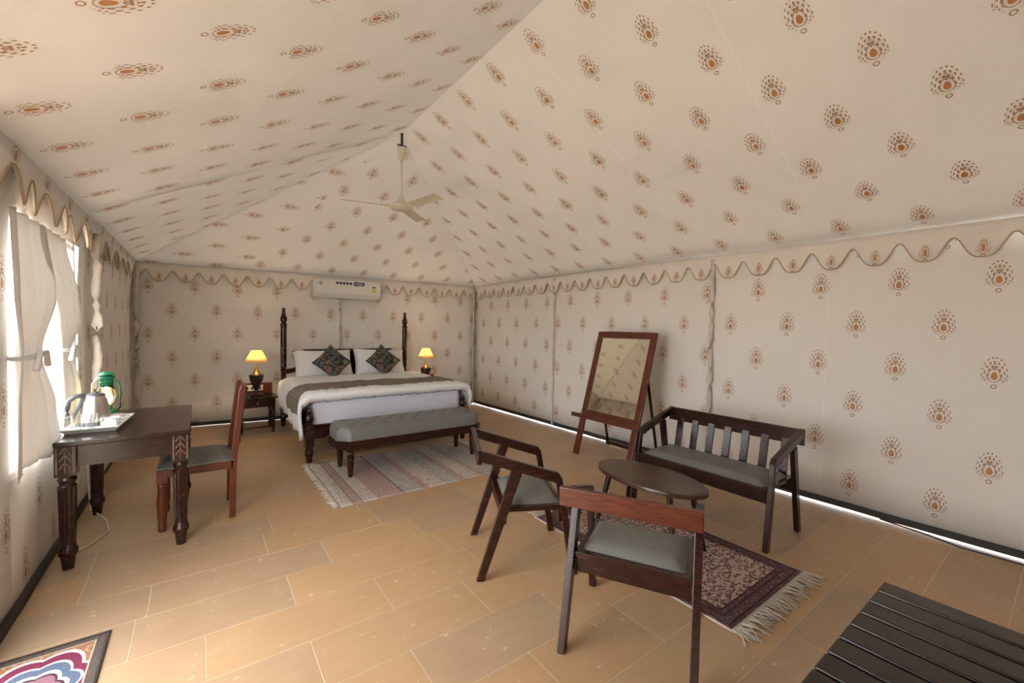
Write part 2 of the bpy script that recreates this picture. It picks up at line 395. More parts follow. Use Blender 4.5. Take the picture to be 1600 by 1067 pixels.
# ---------------- sleeved poles ----------------
def pole(label, x, y, r=.028, z1=2.2, lump=.012):
    bm = new(); n = 26
    pts = [(.006*nz(x, y, i*.35, 2), .006*nz(x, y, 9+i*.3, 2), .02+(z1-.02)*i/n) for i in range(n+1)]
    tube(bm, pts, r, 10)
    for v in bm.verts:
        k = 1+lump/r*nz(v.co.x*20, v.co.y*20, v.co.z*9); c = Vector((0, 0, v.co.z)); v.co = c+(v.co-c)*k
    return tag(obj('tent_pole', bm, POLEC, smooth=True, loc=(x, y, 0)), label, 'pole', None)
pole('cloth-sleeved tent pole standing in the corner behind the desk chair and nightstand', -.66, 7.36, .032)
pole('thin cloth-sleeved pole in the corner to the right of the bed', 4.19, 6.90, .02)
pole('thin cloth-sleeved pole on the wall between bed corner and mirror', 4.25, 4.70, .016)
pole('cloth-sleeved pole on the wall behind the settee, right of the mirror', 4.265, 2.30, .024)
pole('puckered cloth-sleeved pole beside the curtained window behind the lantern', -.662, 4.75, .032, 2.15, .016)
pole('narrow lumpy sleeved pipe running down the wall under the air conditioner', 1.84, back_y(1.84)-.045, .022, 1.86, .014)

# ---------------- window curtains ----------------
def curtain(label, prof, sgn):
    """prof: list of (z, ya, yb, depth)"""
    root = thing('curtain', label, 'curtain', (-.708, 0, 0))
    def lerp(z):
        for (z0, a0, b0, d0), (z1, a1, b1, d1) in zip(prof, prof[1:]):
            if z1 <= z <= z0:
                t = (z0-z)/(z0-z1); t = t*t*(3-2*t); return a0+(a1-a0)*t, b0+(b1-b0)*t, d0+(d1-d0)*t
        return prof[-1][1:]
    zt, zb = prof[0][0], prof[-1][0]
    def fn(a, b):
        z = zt+(zb-zt)*b; ya, yb, dp = lerp(z); y = ya+(yb-ya)*a
        return (.65*dp*math.sin(a*2*PI*3.2+.6*b)+.25*dp*math.sin(a*2*PI*7+2*b), y, z+(.03*math.sin(a*5) if b > .97 else 0))
    bm = new(); grid(bm, 48, 40, fn); obj('cloth', bm, CURTAIN, root, True, solid=.002)
    zt_, ya, yb = 1.27, *lerp(1.27)[:2]
    bm = new(); n = 20; cy, ry = (ya+yb)/2, (yb-ya)/2+.012
    pts = [(.045*math.cos(2*PI*i/n), cy+ry*math.sin(2*PI*i/n), 1.27+.01*math.sin(2*PI*i/n)) for i in range(n+1)]; tube(bm, pts, .012, 6)
    tie = obj('tie_band', bm, WHITE, root, True)
    bm = new(); e = yb if sgn > 0 else yb
    for dy, dz in ((.10, -.06), (-.10, -.07)):
        tube(bm, [(.05, cy, 1.275), (.06, cy+dy*.5, 1.285), (.055, cy+dy, 1.27+dz)], .011, 6, .014)
    obj('bow', bm, WHITE, tie, True)
curtain('cream curtain tied back at the near side of the bright window', [(1.98, 2.99, 3.52, .02), (1.6, 3.0, 3.66, .03), (1.27, 3.06, 3.34, .03), (.95, 3.0, 3.60, .03), (.67, 2.98, 3.76, .025)], -1)
curtain('cream curtain tied back at the far side of the window, behind the kettle', [(1.98, 3.44, 3.95, .02), (1.6, 3.68, 4.26, .03), (1.45, 3.76, 4.32, .03), (1.27, 3.80, 4.02, .03), (.95, 3.85, 4.25, .03), (.67, 3.80, 4.40, .025)], 1)

# ---------------- desk ----------------
desk = thing('writing_desk', 'dark wooden writing desk with fluted legs beside the curtained window', 'desk', (0, 0, 0))
bm = new(); box(bm, -.664, -.05, 3.41, 4.46, .732, .762); obj('desk_top', bm, WOOD, desk, bevel=.006)
bm = new(); box(bm, -.60, -.12, 3.465, 3.49, .60, .732); obj('apron', bm, WOOD, desk)
for (a, b, c, d) in ((-.60, -.12, 4.37, 4.395), (-.645, -.62, 3.53, 4.33), (-.10, -.075, 3.53, 4.33)):
    bm = new(); box(bm, a, b, c, d, .60, .732); obj('apron', bm, WOOD, desk)
legp = [(.026, 0), (.030, .05), (.034, .075), (.043, .09), (.045, .11), (.038, .13), (.034, .15), (.036, .2), (.041, .47), (.042, .49), (.034, .50), (.036, .515), (.043, .53), (.036, .545), (.038, .56)]
for i, (x, y) in enumerate(((-.62, 3.488), (-.10, 3.488), (-.62, 4.37), (-.10, 4.37))):
    bm = new(); lathe(bm, legp, 32, flute=(.155, .485)); box(bm, -.045, .045, -.045, .045, .556, .733)
    lg = obj('leg', bm, WOOD, desk, loc=(x, y, 0))
    if i < 2:
        bm = new()
        for k in range(3):
            zc = .60+.043*k
            for sg in (-1, 1):
                tube(bm, [(0, -.047, zc+.035), (sg*.012, -.048, zc+.02), (sg*.024, -.047, zc+.0)], .004, 5)
        tube(bm, [(0, -.047, .575), (0, -.047, .72)], .003, 5)
        for sg in (-1, 1): box(bm, sg*.035-.004, sg*.035+.004, -.049, -.044, .57, .722)
        obj('carved_panel', bm, CARVE, lg)
# ---------------- desk chair ----------------
ch = thing('desk_chair', 'wooden chair with grey seat and nailhead trim tucked at the desk', 'chair', (0, 3.95, 0))
turn = [(.022, 0), (.026, .02), (.024, .035), (.026, .05), (.022, .06), (.028, .10), (.031, .2), (.024, .30), (.030, .315), (.022, .33), (.027, .345)]
for y in (-.19, .19):
    bm = new(); lathe(bm, turn, 14); box(bm, -.03, .03, -.03, .03, .34, .43); obj('leg', bm, WOODR, ch, 'auto', loc=(-.21, y, 0))
    bm = new(); prism(bm, [(.175, 0), (.215, 0), (.225, .43), (.285, .95), (.28, .985), (.255, .99), (.24, .96), (.185, .45)], 'y', y-.02, y+.02); obj('back_post', bm, WOODR, ch, bevel=.006)
bm = new(); box(bm, -.235, .20, -.21, -.175, .375, .432); box(bm, -.235, .20, .175, .21, .375, .432); box(bm, -.235, -.20, -.18, .18, .375, .432); box(bm, .18, .21, -.18, .18, .375, .432); obj('seat_frame', bm, WOODR, ch)
bm = new(); grid(bm, 14, 14, lambda a, b: (-.238+.44*a, -.213+.426*b, .432+.05*min(1, 6*min(a, 1-a, b, 1-b))**.5+.012*math.sin(PI*a)*math.sin(PI*b))); grid(bm, 1, 1, lambda a, b: (-.238+.44*a, -.213+.426*b, .431))
seat = obj('seat', bm, LEATHER, ch, True)
bm = new()
for i in range(24):
    for sg in (-1, 1): lathe(bm, [(.006, 0), (.004, .004), (.001, .005)], 6, (-.23+.43*i/23, sg*.214, .438))
o = obj('nailhead_trim', bm, STUD, seat); o['kind'] = 'stuff'
bm = new(); prism(bm, [(.262, .86), (.285, .86), (.298, .97), (.275, .985)], 'y', -.17, .17); obj('crest_rail', bm, WOODR, ch, bevel=.005)
bm = new(); prism(bm, [(.225, .55), (.25, .55), (.255, .60), (.23, .60)], 'y', -.17, .17); obj('back_rail', bm, WOODR, ch)
for y in (-.1, 0, .1):
    bm = new(); tube(bm, [(.24, y, .59), (.252, y+.012, .68), (.262, y-.01, .77), (.275, y, .87)], .014, 8); obj('spindle', bm, WOODR, ch, True)

# ---------------- things on the desk ----------------
TZ = .763
bm = new()
pl = [(-.132, -.235), (.132, -.235), (.132, .235), (-.132, .235)]
A = [bm.verts.new((x*.86, y*.90, .004)) for x, y in pl]; B = [bm.verts.new((x, y, .03)) for x, y in pl]; C = [bm.verts.new((x*.86, y*.9, 0)) for x, y in pl]; D = [bm.verts.new((x*1.02, y*1.012, .028)) for x, y in pl]
bm.faces.new(A); bm.faces.new(C[::-1])
for i in range(4):
    j = (i+1) % 4; bm.faces.new((A[i], A[j], B[j], B[i])); bm.faces.new((C[i], C[j], D[j], D[i])); bm.faces.new((B[i], B[j], D[j], D[i]))
tag(obj('serving_tray', bm, PLASTIC, loc=(-.525, 3.83, TZ), rotz=math.radians(-4)), 'white serving tray on the corner of the desk', 'tray')
ket = thing('electric_kettle', 'brushed steel electric kettle with grey handle on the white tray', 'kettle', (-.555, 3.875, TZ+.006))
bm = new(); lathe(bm, [(.078, .024), (.077, .05), (.066, .13), (.054, .185), (.052, .19)], 28); obj('body', bm, STEEL, ket, 'auto')
bm = new(); lathe(bm, [(.080, 0), (.082, .012), (.079, .025)], 28); obj('base', bm, GREYP, ket, 'auto')
bm = new(); lathe(bm, [(.053, .189), (.05, .20), (.02, .206), (.012, .216)], 24); obj('lid', bm, GREYP, ket, 'auto')
bm = new(); tube(bm, [(-.045, -.02, .197), (-.085, -.035, .195), (-.115, -.048, .17), (-.122, -.052, .12), (-.118, -.05, .07), (-.105, -.045, .05)], .014, 10); tube(bm, [(-.05, -.02, .19), (-.068, -.029, .13), (-.1, -.042, .06)], .010, 8); obj('handle', bm, GREYP, ket, True)
bm = new(); prism(bm, [(.045, .16), (.08, .185), (.05, .19)], 'y', -.015, .015); obj('spout', bm, STEEL, ket)
def tumbler(label, x, y):
    bm = new(); lathe(bm, [(.024, 0), (.031, .095), (.029, .095), (.023, .006)], 20)
    tag(obj('drinking_glass', bm, GLASS, smooth='auto', loc=(x, y, TZ+.006)), label, 'glass', 'upturned glasses on the tray')
tumbler('clear glass tumbler nearest the window side of the tray', -.612, 3.715); tumbler('clear glass tumbler standing close in front of the kettle base', -.548, 3.70)
for k, (x, y, lab) in enumerate(((-.605, 3.66, 'small blue paper wrapper lying before the left glass tumbler'), (-.548, 3.65, 'blue paper wrapper lying before the right glass tumbler'))):
    bm = new(); box(bm, -.016, .016, -.012, .012, 0, .014); box(bm, .01, .024, -.004, .016, 0, .009); tag(obj('paper_wrapper', bm, BLUE, loc=(x, y, TZ+.006), rotz=.5+k), lab, 'wrapper')
def cup(label, x, y, z=0):
    root = thing('tea_cup', label, 'cup', (x, y, TZ+.006+z))
    bm = new(); lathe(bm, [(.026, 0), (.036, .02), (.041, .05), (.038, .05), (.033, .02), (.02, .006)], 20); obj('bowl', bm, CERAMIC, root, 'auto')
    bm = new(); tube(bm, [(.037, 0, .042), (.058, 0, .04), (.060, 0, .022), (.036, 0, .014)], .004, 6); obj('handle', bm, CERAMIC, root, True)
cup('white tea cup on the tray just behind the white box', -.462, 3.795); cup('white tea cup on the tray, the one nearer the lantern', -.452, 3.90)
bm = new(); box(bm, -.038, .038, -.03, .03, 0, .045); tag(obj('sachet_box', bm, CERAMIC, loc=(-.468, 3.70, TZ+.006), rotz=.1, bevel=.006), 'small white box at the front right of the tray', 'box')
bm = new()
for k in range(5): box(bm, -.03, .03, -.02, .02, .004*k, .004*k+.003, Matrix.Rotation(.25*k-.4, 4, 'Z'))
tag(obj('sugar_sachets', bm, plain('sachet_paper', (.45, .45, .66), .6, .3, 30), loc=(-.468, 3.975, TZ+.006)), 'pile of paper sachets at the far end of the tray', 'sachet')
bm = new(); tube(bm, [(-.05, 0, .004), (.03, 0, .004)], .003, 6); lathe(bm, [(.003, .001), (.012, .003), (.003, .006)], 8, (.045, 0, 0)); tag(obj('teaspoon', bm, STEEL, loc=(-.515, 3.665, TZ+.006), rotz=1.4), 'small steel teaspoon lying at the front of the tray', 'spoon')
# lantern
lan = thing('hurricane_lantern', 'green hurricane lantern with glowing glass chimney behind the kettle', 'lantern', (-.545, 4.22, TZ))
bm = new(); lathe(bm, [(.062, 0), (.066, .012), (.06, .03), (.045, .045), (.03, .05), (.034, .06), (.028, .07)], 24); obj('fuel_tank', bm, GREEN, lan, 'auto')
bm = new(); lathe(bm, [(.03, .07), (.046, .10), (.058, .14), (.05, .185), (.036, .225), (.034, .225), (.048, .185), (.055, .14), (.043, .10), (.028, .072)], 24); obj('glass_chimney', bm, AMBER, lan, True)
bm = new(); lathe(bm, [(.038, .222), (.04, .24), (.046, .245), (.04, .25), (.04, .27), (.05, .275), (.046, .285), (.03, .29), (.036, .297), (.05, .300), (.03, .318), (.01, .322)], 24); obj('cap', bm, GREEN, lan, 'auto')
for sg in (-1, 1):
    bm = new(); tube(bm, [(sg*.05, 0, .02), (sg*.075, 0, .06), (sg*.078, 0, .15), (sg*.07, 0, .24), (sg*.045, 0, .265)], .006, 8); obj('side_tube', bm, GREEN if sg > 0 else CREAM, lan, True)
bm = new(); tube(bm, [(-.045, .01, .25), (-.06, .03, .27), (-.085, .06, .22), (-.09, .07, .14), (-.08, .06, .07)], .003, 6); obj('bail_handle', bm, CREAM, lan, True)
bm = new(); lathe(bm, [(.008, .075), (.02, .09), (.033, .115), (.035, .135), (.025, .16), (.006, .175)], 16); obj('bulb', bm, LBULB, lan, True)
def point(name, loc, energy, col, r=.04):
    l = bpy.data.lights.new(name, 'POINT'); l.energy = energy; l.color = col; l.shadow_soft_size = r
    o = bpy.data.objects.new(name, l); COL.objects.link(o); o.location = loc; return o
p = point('lantern_light', (0, 0, .195), 1.5, (1, .72, .36), .02); p.parent = lan
# cable on floor by the desk
bm = new(); tube(bm, [(-.70, 4.58, .5), (-.695, 4.54, .2), (-.67, 4.45, .02), (-.55, 4.2, .006), (-.5, 3.95, .006), (-.58, 3.75, .006), (-.68, 3.66, .01)], .005, 6)
tag(obj('power_cable', bm, CREAM, smooth=True), 'thin white power cable trailing on the floor under the desk', 'cable')

# ---------------- nightstands and lamps ----------------
def nightstand(label, x, y):
    t = thing('nightstand', label, 'nightstand', (x, y, 0), 0, 'nightstands by the bed')
    lp = [(.017, 0), (.022, .03), (.017, .045), (.024, .06), (.022, .10), (.020, .2), (.024, .28), (.017, .29), (.024, .30)]
    for sx in (-1, 1):
        for sy in (-1, 1):
            bm = new(); lathe(bm, lp, 12); box(bm, -.022, .022, -.022, .022, .30, .46); obj('leg', bm, WOOD, t, 'auto', loc=(sx*.185, sy*.17, 0))
    bm = new(); box(bm, -.235, .235, -.215, .215, .46, .482); obj('top', bm, WOOD, t, bevel=.005)
    bm = new(); box(bm, -.17, .17, -.165, .19, .34, .46); obj('case', bm, WOOD, t)
    bm = new(); box(bm, -.16, .16, -.185, -.165, .35, .45); dr = obj('drawer', bm, WOOD, t, bevel=.003)
    bm = new(); lathe(bm, [(.004, 0), (.004, .012), (.010, .018), (.008, .026), (.002, .028)], 12)
    k = obj('knob', bm, STUD, dr, True); k.rotation_euler = (PI/2, 0, 0); k.location = (0, -.185, .40)
    for sy in (-1, 1):
        bm = new(); box(bm, -.17, .17, sy*.17-.009, sy*.17+.009, .07+.04*(sy > 0), .085+.04*(sy > 0)); obj('stretcher', bm, WOOD, t)
    bm = new(); box(bm, -.215, .215, .195, .215, .482, .63); bp = obj('back_board', bm, WOODR, t, bevel=.004)
    bm = new(); box(bm, -.14, .10, .186, .195, .52, .60)
    pl = obj('socket_plate', bm, PLASTIC, bp, bevel=.003)
    for k in range(3):
        bm = new(); box(bm, -.12+.075*k, -.075+.075*k, .183, .187, .54, .58); obj('switch', bm, GREYP, bp)
    return t
nightstand('small dark nightstand with drawer left of the bed', .62, 6.66)
nightstand('dark nightstand right of the bed, mostly hidden behind it', 3.11, 6.60)
def lamp(label, x, y, z):
    t = thing('table_lamp', label, 'lamp', (x, y, z), 0, 'bedside lamps')
    bm = new(); lathe(bm, [(.085, 0), (.088, .015), (.07, .03), (.03, .05), (.022, .085), (.03, .10), (.05, .14), (.075, .20), (.088, .27), (.088, .285), (.07, .29)], 24); obj('urn_base', bm, BRONZE, t, 'auto')
    bm = new(); lathe(bm, [(.06, .29), (.045, .31), (.028, .33), (.032, .345), (.02, .36), (.012, .40), (.012, .46)], 18); obj('neck', bm, BRASS, t, 'auto')
    bm = new(); n = 28
    r0 = [bm.verts.new((.142*math.cos(2*PI*i/n), .142*math.sin(2*PI*i/n), .45)) for i in range(n)]; r1 = [bm.verts.new((.062*math.cos(2*PI*i/n), .062*math.sin(2*PI*i/n), .61)) for i in range(n)]
    for i in range(n): bm.faces.new((r0[i], r0[(i+1) % n], r1[(i+1) % n], r1[i]))
    obj('lamp_shade', bm, SHADE, t, True, solid=.003)
    bm = new(); lathe(bm, [(.012, .46), (.026, .49), (.03, .515), (.02, .54), (.004, .55)], 14); obj('bulb', bm, BULB, t, True)
    p = point('bedside_light', (0, 0, .53), 26, (1, .70, .36), .03); p.parent = t
lamp('lit table lamp with dark urn base on the left nightstand', .62, 6.62, .483)
lamp('lit table lamp on the nightstand behind the bed, right side', 3.07, 6.58, .483)
bm = new(); box(bm, -.03, .03, -.02, .02, 0, .016); tag(obj('charger_block', bm, PLASTIC, loc=(.46, 6.50, .483)), 'little white block on the front corner of the left nightstand', 'charger')
bm = new(); tube(bm, [(.52, 6.62, .49), (.50, 6.54, .488), (.53, 6.60, .52), (.56, 6.72, .50)], .004, 6); tag(obj('lamp_cord', bm, BLACK, smooth=True), 'black cord coiled beside the lamp on the left nightstand', 'cord')
bm = new(); tube(bm, [(.53, 6.90, .45), (.47, 6.95, .25), (.46, 6.97, .12), (.52, 7.0, .02)], .004, 6); tag(obj('hanging_cord', bm, BLACK, smooth=True), 'thin cord hanging down behind the left nightstand', 'cord')

# ---------------- bed ----------------
bed = thing('four_poster_bed', 'dark wooden bed with tall rear posts and low front posts', 'bed', (0, 0, 0))
BX0, BX1, BY0, BY1 = .94, 2.78, 4.82, 6.80
tall = [(.026, 0), (.034, .03), (.026, .05), (.04, .09), (.042, .13), (.03, .17)]
z = .45
tall2 = [(.03, .45), (.044, .47)]
z = .48
for k in range(13): tall2 += [(.040, z), (.030, z+.012)]; z += .024
tall2 += [(.04, z+.005), (.044, z+.02), (.03, z+.035), (.045, z+.06), (.036, z+.08), (.040, z+.12), (.040, 1.40), (.042, 1.44), (.046, 1.46), (.03, 1.475), (.044, 1.51), (.046, 1.54), (.034, 1.575), (.022, 1.60), (.028, 1.62), (.018, 1.64), (.024, 1.66), (.018, 1.685), (.004, 1.69)]
for x in (BX0+.03, BX1):
    bm = new(); lathe(bm, tall, 16); box(bm, -.04, .04, -.04, .04, .165, .45); lathe(bm, tall2, 16); obj('tall_post', bm, WOOD, bed, 'auto', loc=(x, BY1, 0))
short = [(.026, 0), (.034, .02), (.028, .04), (.042, .08), (.044, .12), (.034, .155), (.04, .17)]
fin = [(.034, .40), (.042, .41), (.030, .425), (.044, .45), (.044, .475), (.03, .50), (.036, .512), (.020, .525), (.026, .54), (.022, .56), (.008, .575)]
for x in (BX0-.01, BX1):
    bm = new(); lathe(bm, short, 16); box(bm, -.043, .043, -.043, .043, .165, .40); lathe(bm, fin, 16); obj('front_post', bm, WOOD, bed, 'auto', loc=(x, BY0, 0))
bm = new(); box(bm, BX0, BX1, BY0-.02, BY0+.02, .25, .395); obj('foot_rail', bm, WOOD, bed)
for x in (BX0, BX1):
    bm = new(); box(bm, x-.018, x+.018, BY0, BY1, .24, .39); obj('side_rail', bm, WOOD, bed)
bm = new(); box(bm, 1.26, 2.55, 6.84, 6.885, 1.03, 1.085); box(bm, 1.30, 2.51, 6.845, 6.88, .45, 1.03); box(bm, 1.24, 2.57, 6.83, 6.895, 1.07, 1.09); obj('headboard', bm, WOOD, bed)
for x0, x1, sg in ((BX0+.03, 1.31, 1), (BX1, 2.50, -1)):
    bm = new(); pts = [(x0, 6.86, .80), (x0+(x1-x0)*.4, 6.86, .82), (x0+(x1-x0)*.75, 6.86, .88), (x1, 6.86, .97)]
    for p, q in zip(pts, pts[1:]):
        A = [bm.verts.new((p[0], yy, p[2]-dz)) for yy in (6.845, 6.875) for dz in (0, .07)]; B = [bm.verts.new((q[0], yy, q[2]-dz)) for yy in (6.845, 6.875) for dz in (0, .07)]
        for f in ((0, 1, 5, 4), (2, 3, 7, 6), (0, 2, 6, 4), (1, 3, 7, 5), (0, 1, 3, 2), (4, 5, 7, 6)):
            bm.faces.new([(A+B)[i] for i in f])
    obj('curved_wing', bm, WOOD, bed); bm = new(); box(bm, x1-.03*sg-.02, x1-.03*sg+.02, 6.845, 6.875, .45, .93); obj('wing_upright', bm, WOOD, bed)
bm = new(); box(bm, BX0+.02, BX1-.02, BY0+.03, BY1+.02, .30, .645); tag(obj('mattress', bm, LAV, bevel=.05), 'thick mattress in a pale lavender sheet on the wooden bed', 'mattress')
# duvet
DZ = .695
def duvet_pt(s, y, lo_l, lo_r):
    """s 0..1 across from left hem to right hem"""
    hl, hr = DZ-lo_l, DZ-lo_r; W = 1.94; tot = hl+W+hr; d = s*tot
    if d < hl: t = d/hl; return (.875-.03*math.sin(PI*t*.9)+.035*t*t, lo_l+hl*(1-(1-t)**1.6) if t > .0 else lo_l)
    if d > hl+W: t = (tot-d)/hr; return (2.86+.03*math.sin(PI*t*.9)-.03*t*t, lo_r+hr*(1-(1-t)**1.6))
    t = (d-hl)/W; x = .90+1.93*t; edge = min(t, 1-t)*W
    return (x, DZ+.03*min(1, edge/.12)**.5)
DY = [4.86, 4.815, 4.80, 4.815, 4.86, 4.93]+[4.93+1.47*i/34 for i in range(1, 35)]
DD = [-.085, -.06, -.03, -.008, 0, 0]+[0]*34
bm = new()
def dv(a, b):
    j = round(b*39); y = DY[j]; lo_l = .27+.13*max(0, (y-5.1)/1.3)+.04*nz(y, 3, 1, 2); lo_r = .40+.05*nz(y, 8, 1, 2)
    x, z = duvet_pt(a, y, lo_l, lo_r); top = z > DZ-.05
    z += DD[j]*(1 if top else .4)+(.016*nz(x*2.2, y*5, 0)+.010*nz(x*8, y*7, 2))*(1 if top else .3)
    if j < 8: z += .008*math.sin(x*60+3*nz(x, 1, 0, 6))
    if not top: x += .018*math.sin(y*19+2*nz(y, 0, 0, 3))*(1 if a < .5 else -1)
    return (x, y, z)
grid(bm, 70, 39, dv); DUV = WHITE
tag(obj('duvet', bm, WHITE, smooth=True, solid=.03), 'puffy white duvet draped over the bed and down its sides', 'duvet')
def runner_mat():
    t = NT('woven_runner'); co = t.coord(); v = t.vor(co, 70); n, _ = t.noise(co, 90, 3)
    c = t.ramp(t.f('ADD', t.f('MULTIPLY', v.outputs['Distance'], .8), t.f('MULTIPLY', n, .5)), [(.3, (.03, .024, .02)), (.5, (.17, .13, .10)), (.68, (.36, .31, .25)), (.85, (.07, .055, .045))])
    return t.set(c, .85, .2)
bm = new()
def rn(a, b):
    y = 4.99+.50*b; lo_l = .42+.02*b; lo_r = .46
    x, z = duvet_pt(a, y, lo_l, lo_r); top = z > DZ-.05
    z += (.016*nz(x*2.2, y*5, 0)+.010*nz(x*8, y*7, 2))*(1 if top else .3)+(.022 if top else 0)
    if not top: x += (-.024 if a < .5 else .024)+.018*math.sin(y*19+2*nz(y, 0, 0, 3))*(1 if a < .5 else -1)
    else: x += (-.02 if a < .08 else .02 if a > .92 else 0)
    return (x, y, z)
grid(bm, 70, 10, rn); tag(obj('bed_runner', bm, runner_mat(), smooth=True, solid=.006), 'brown patterned runner laid across the white duvet', 'bed runner')
def pillow_bm(w, h, t, pinch=.06):
    bm = new(); n = 16
    def side(sg):
        def fn(a, b):
            u, v = 2*a-1, 2*b-1
            k = max(0, (1-abs(u)**2.6)*(1-abs(v)**2.6))**.5
            return (w/2*u*(1-pinch*(1-v*v)), h/2*v*(1-pinch*(1-u*u)), sg*t/2*k)
        grid(bm, n, n, fn)
    side(1); side(-1); bmesh.ops.remove_doubles(bm, verts=bm.verts, dist=.0008); return bm
def lean(o, loc, tilt, roll=0, rz=0):
    o.matrix_world = Matrix.Translation(loc) @ Matrix.Rotation(rz, 4, 'Z') @ Matrix.Rotation(tilt, 4, 'X') @ Matrix.Rotation(roll, 4, 'Z'); return o
PT = math.radians(62)
lean(tag(obj('pillow', pillow_bm(.80, .46, .20), WHITE, smooth=True), 'plump white pillow at the left side of the headboard', 'pillow'), (1.46, 6.56, .885), PT)
lean(tag(obj('pillow', pillow_bm(.80, .46, .20), WHITE, smooth=True), 'plump white pillow at the right side of the headboard', 'pillow'), (2.28, 6.56, .885), PT, math.radians(-3))
def cushion_mat():
    t = NT('patterned_cushion'); co = t.coord(); v = t.vor(co, 13, rnd=.55); e = t.vor(co, 13, 'DISTANCE_TO_EDGE', .55); d = t.vor(co, 60); n, _ = t.noise(co, 60, 3)
    sep = t.n('ShaderNodeSeparateColor'); t.t.links.new(v.outputs['Color'], sep.inputs[0])
    c = t.ramp(sep.outputs[0], [(0, (.06, .075, .07)), (.3, (.17, .10, .08)), (.5, (.085, .10, .095)), (.7, (.05, .05, .045)), (.85, (.20, .155, .11))], True)
    c = t.mix(t.f('LESS_THAN', d.outputs['Distance'], .28), c, (.30, .26, .19)); c = t.mix(t.f('LESS_THAN', e.outputs['Distance'], .05), c, (.018, .018, .018))
    return t.set(c, .8, .2)
CUSH = cushion_mat()
for lab, x in (('dark patterned square cushion standing on its corner, left one', 1.525), ('dark patterned square cushion standing on its corner, right one', 2.265)):
    lean(tag(obj('cushion', pillow_bm(.39, .39, .13, .08), CUSH, smooth=True), lab, 'cushion'), (x, 6.36, .928), math.radians(66), PI/4)

# ---------------- upholstered bench ----------------
bn = thing('upholstered_bench', 'tufted grey bench with turned legs at the foot of the bed', 'bench', (1.835, 4.315, 0))
def octo(hx, hy, c): return [(-hx+c, -hy), (hx-c, -hy), (hx, -hy+c), (hx, hy-c), (hx-c, hy), (-hx+c, hy), (-hx, hy-c), (-hx, -hy+c)]
bm = new()
for z0, z1, e in ((.265, .285, -.012), (.285, .305, .004), (.305, .32, -.006), (.32, .34, .010), (.34, .355, .0)): prism(bm, octo(.80+e, .24+e, .10), 'z', z0, z1)
obj('frame', bm, WOOD, bn)
bm = new(); n = 40; m = 14
def cz(x, y):
    e = min(.79-abs(x), .23-abs(y)); z = .49+.0*x
    z -= .05*(1-min(1, max(0, e)/.05)**.5)
    for i in range(9):
        for j in range(3):
            bx = -.64+.16*i+(.08 if j == 1 else 0); by = (-.12, 0, .12)[j]
            z -= .024*math.exp(-((x-bx)**2+(y-by)**2)/.0011)
    return z
def clampo(x, y):
    hx, hy, c = .79, .23, .10; s = abs(x)/hx; d = abs(x)-(hx-c)
    lim = hy-max(0, d); return (x, max(-lim, min(lim, y)))
def cfn(a, b):
    x = -.79+1.58*a; y0 = -.23+.46*b; lim = .23-max(0, abs(x)-.69); y = (2*b-1)*lim; return (x, y, cz(x, y))
vs = grid(bm, 64, 22, cfn)
bot = {}
ring = [vs[i][0] for i in range(65)]+[vs[64][j] for j in range(1, 23)]+[vs[i][22] for i in range(63, -1, -1)]+[vs[0][j] for j in range(21, 0, -1)]
low = [bm.verts.new((v.co.x, v.co.y, .355)) for v in ring]
for i in range(len(ring)): j = (i+1) % len(ring); bm.faces.new((ring[i], ring[j], low[j], low[i]))
obj('cushion', bm, LEATHER, bn, True)
bm = new(); lathe(bm, [(.010, 0), (.009, .004), (.003, .007)], 8); b0 = None
for i in range(9):
    for j in range(3):
        bx = -.64+.16*i+(.08 if j == 1 else 0); by = (-.12, 0, .12)[j]
        if abs(bx) > .70: continue
        if b0 is None: b0 = obj('button', bm, LEATHER, bn, loc=(bx, by, cz(bx, by)))
        else: share(b0, bn, (bx, by, cz(bx, by)))
lp = [(.020, 0), (.032, .135), (.034, .145), (.022, .155), (.036, .17), (.022, .185), (.037, .20), (.022, .215), (.036, .23), (.028, .245), (.034, .268)]
bm = new(); lathe(bm, lp, 16); l0 = None
for x in (-.675, .675):
    for y in (-.185, .185):
        if l0 is None: l0 = obj('leg', bm, WOOD, bn, 'auto', loc=(x, y, 0))
        else: share(l0, bn, (x, y, 0))

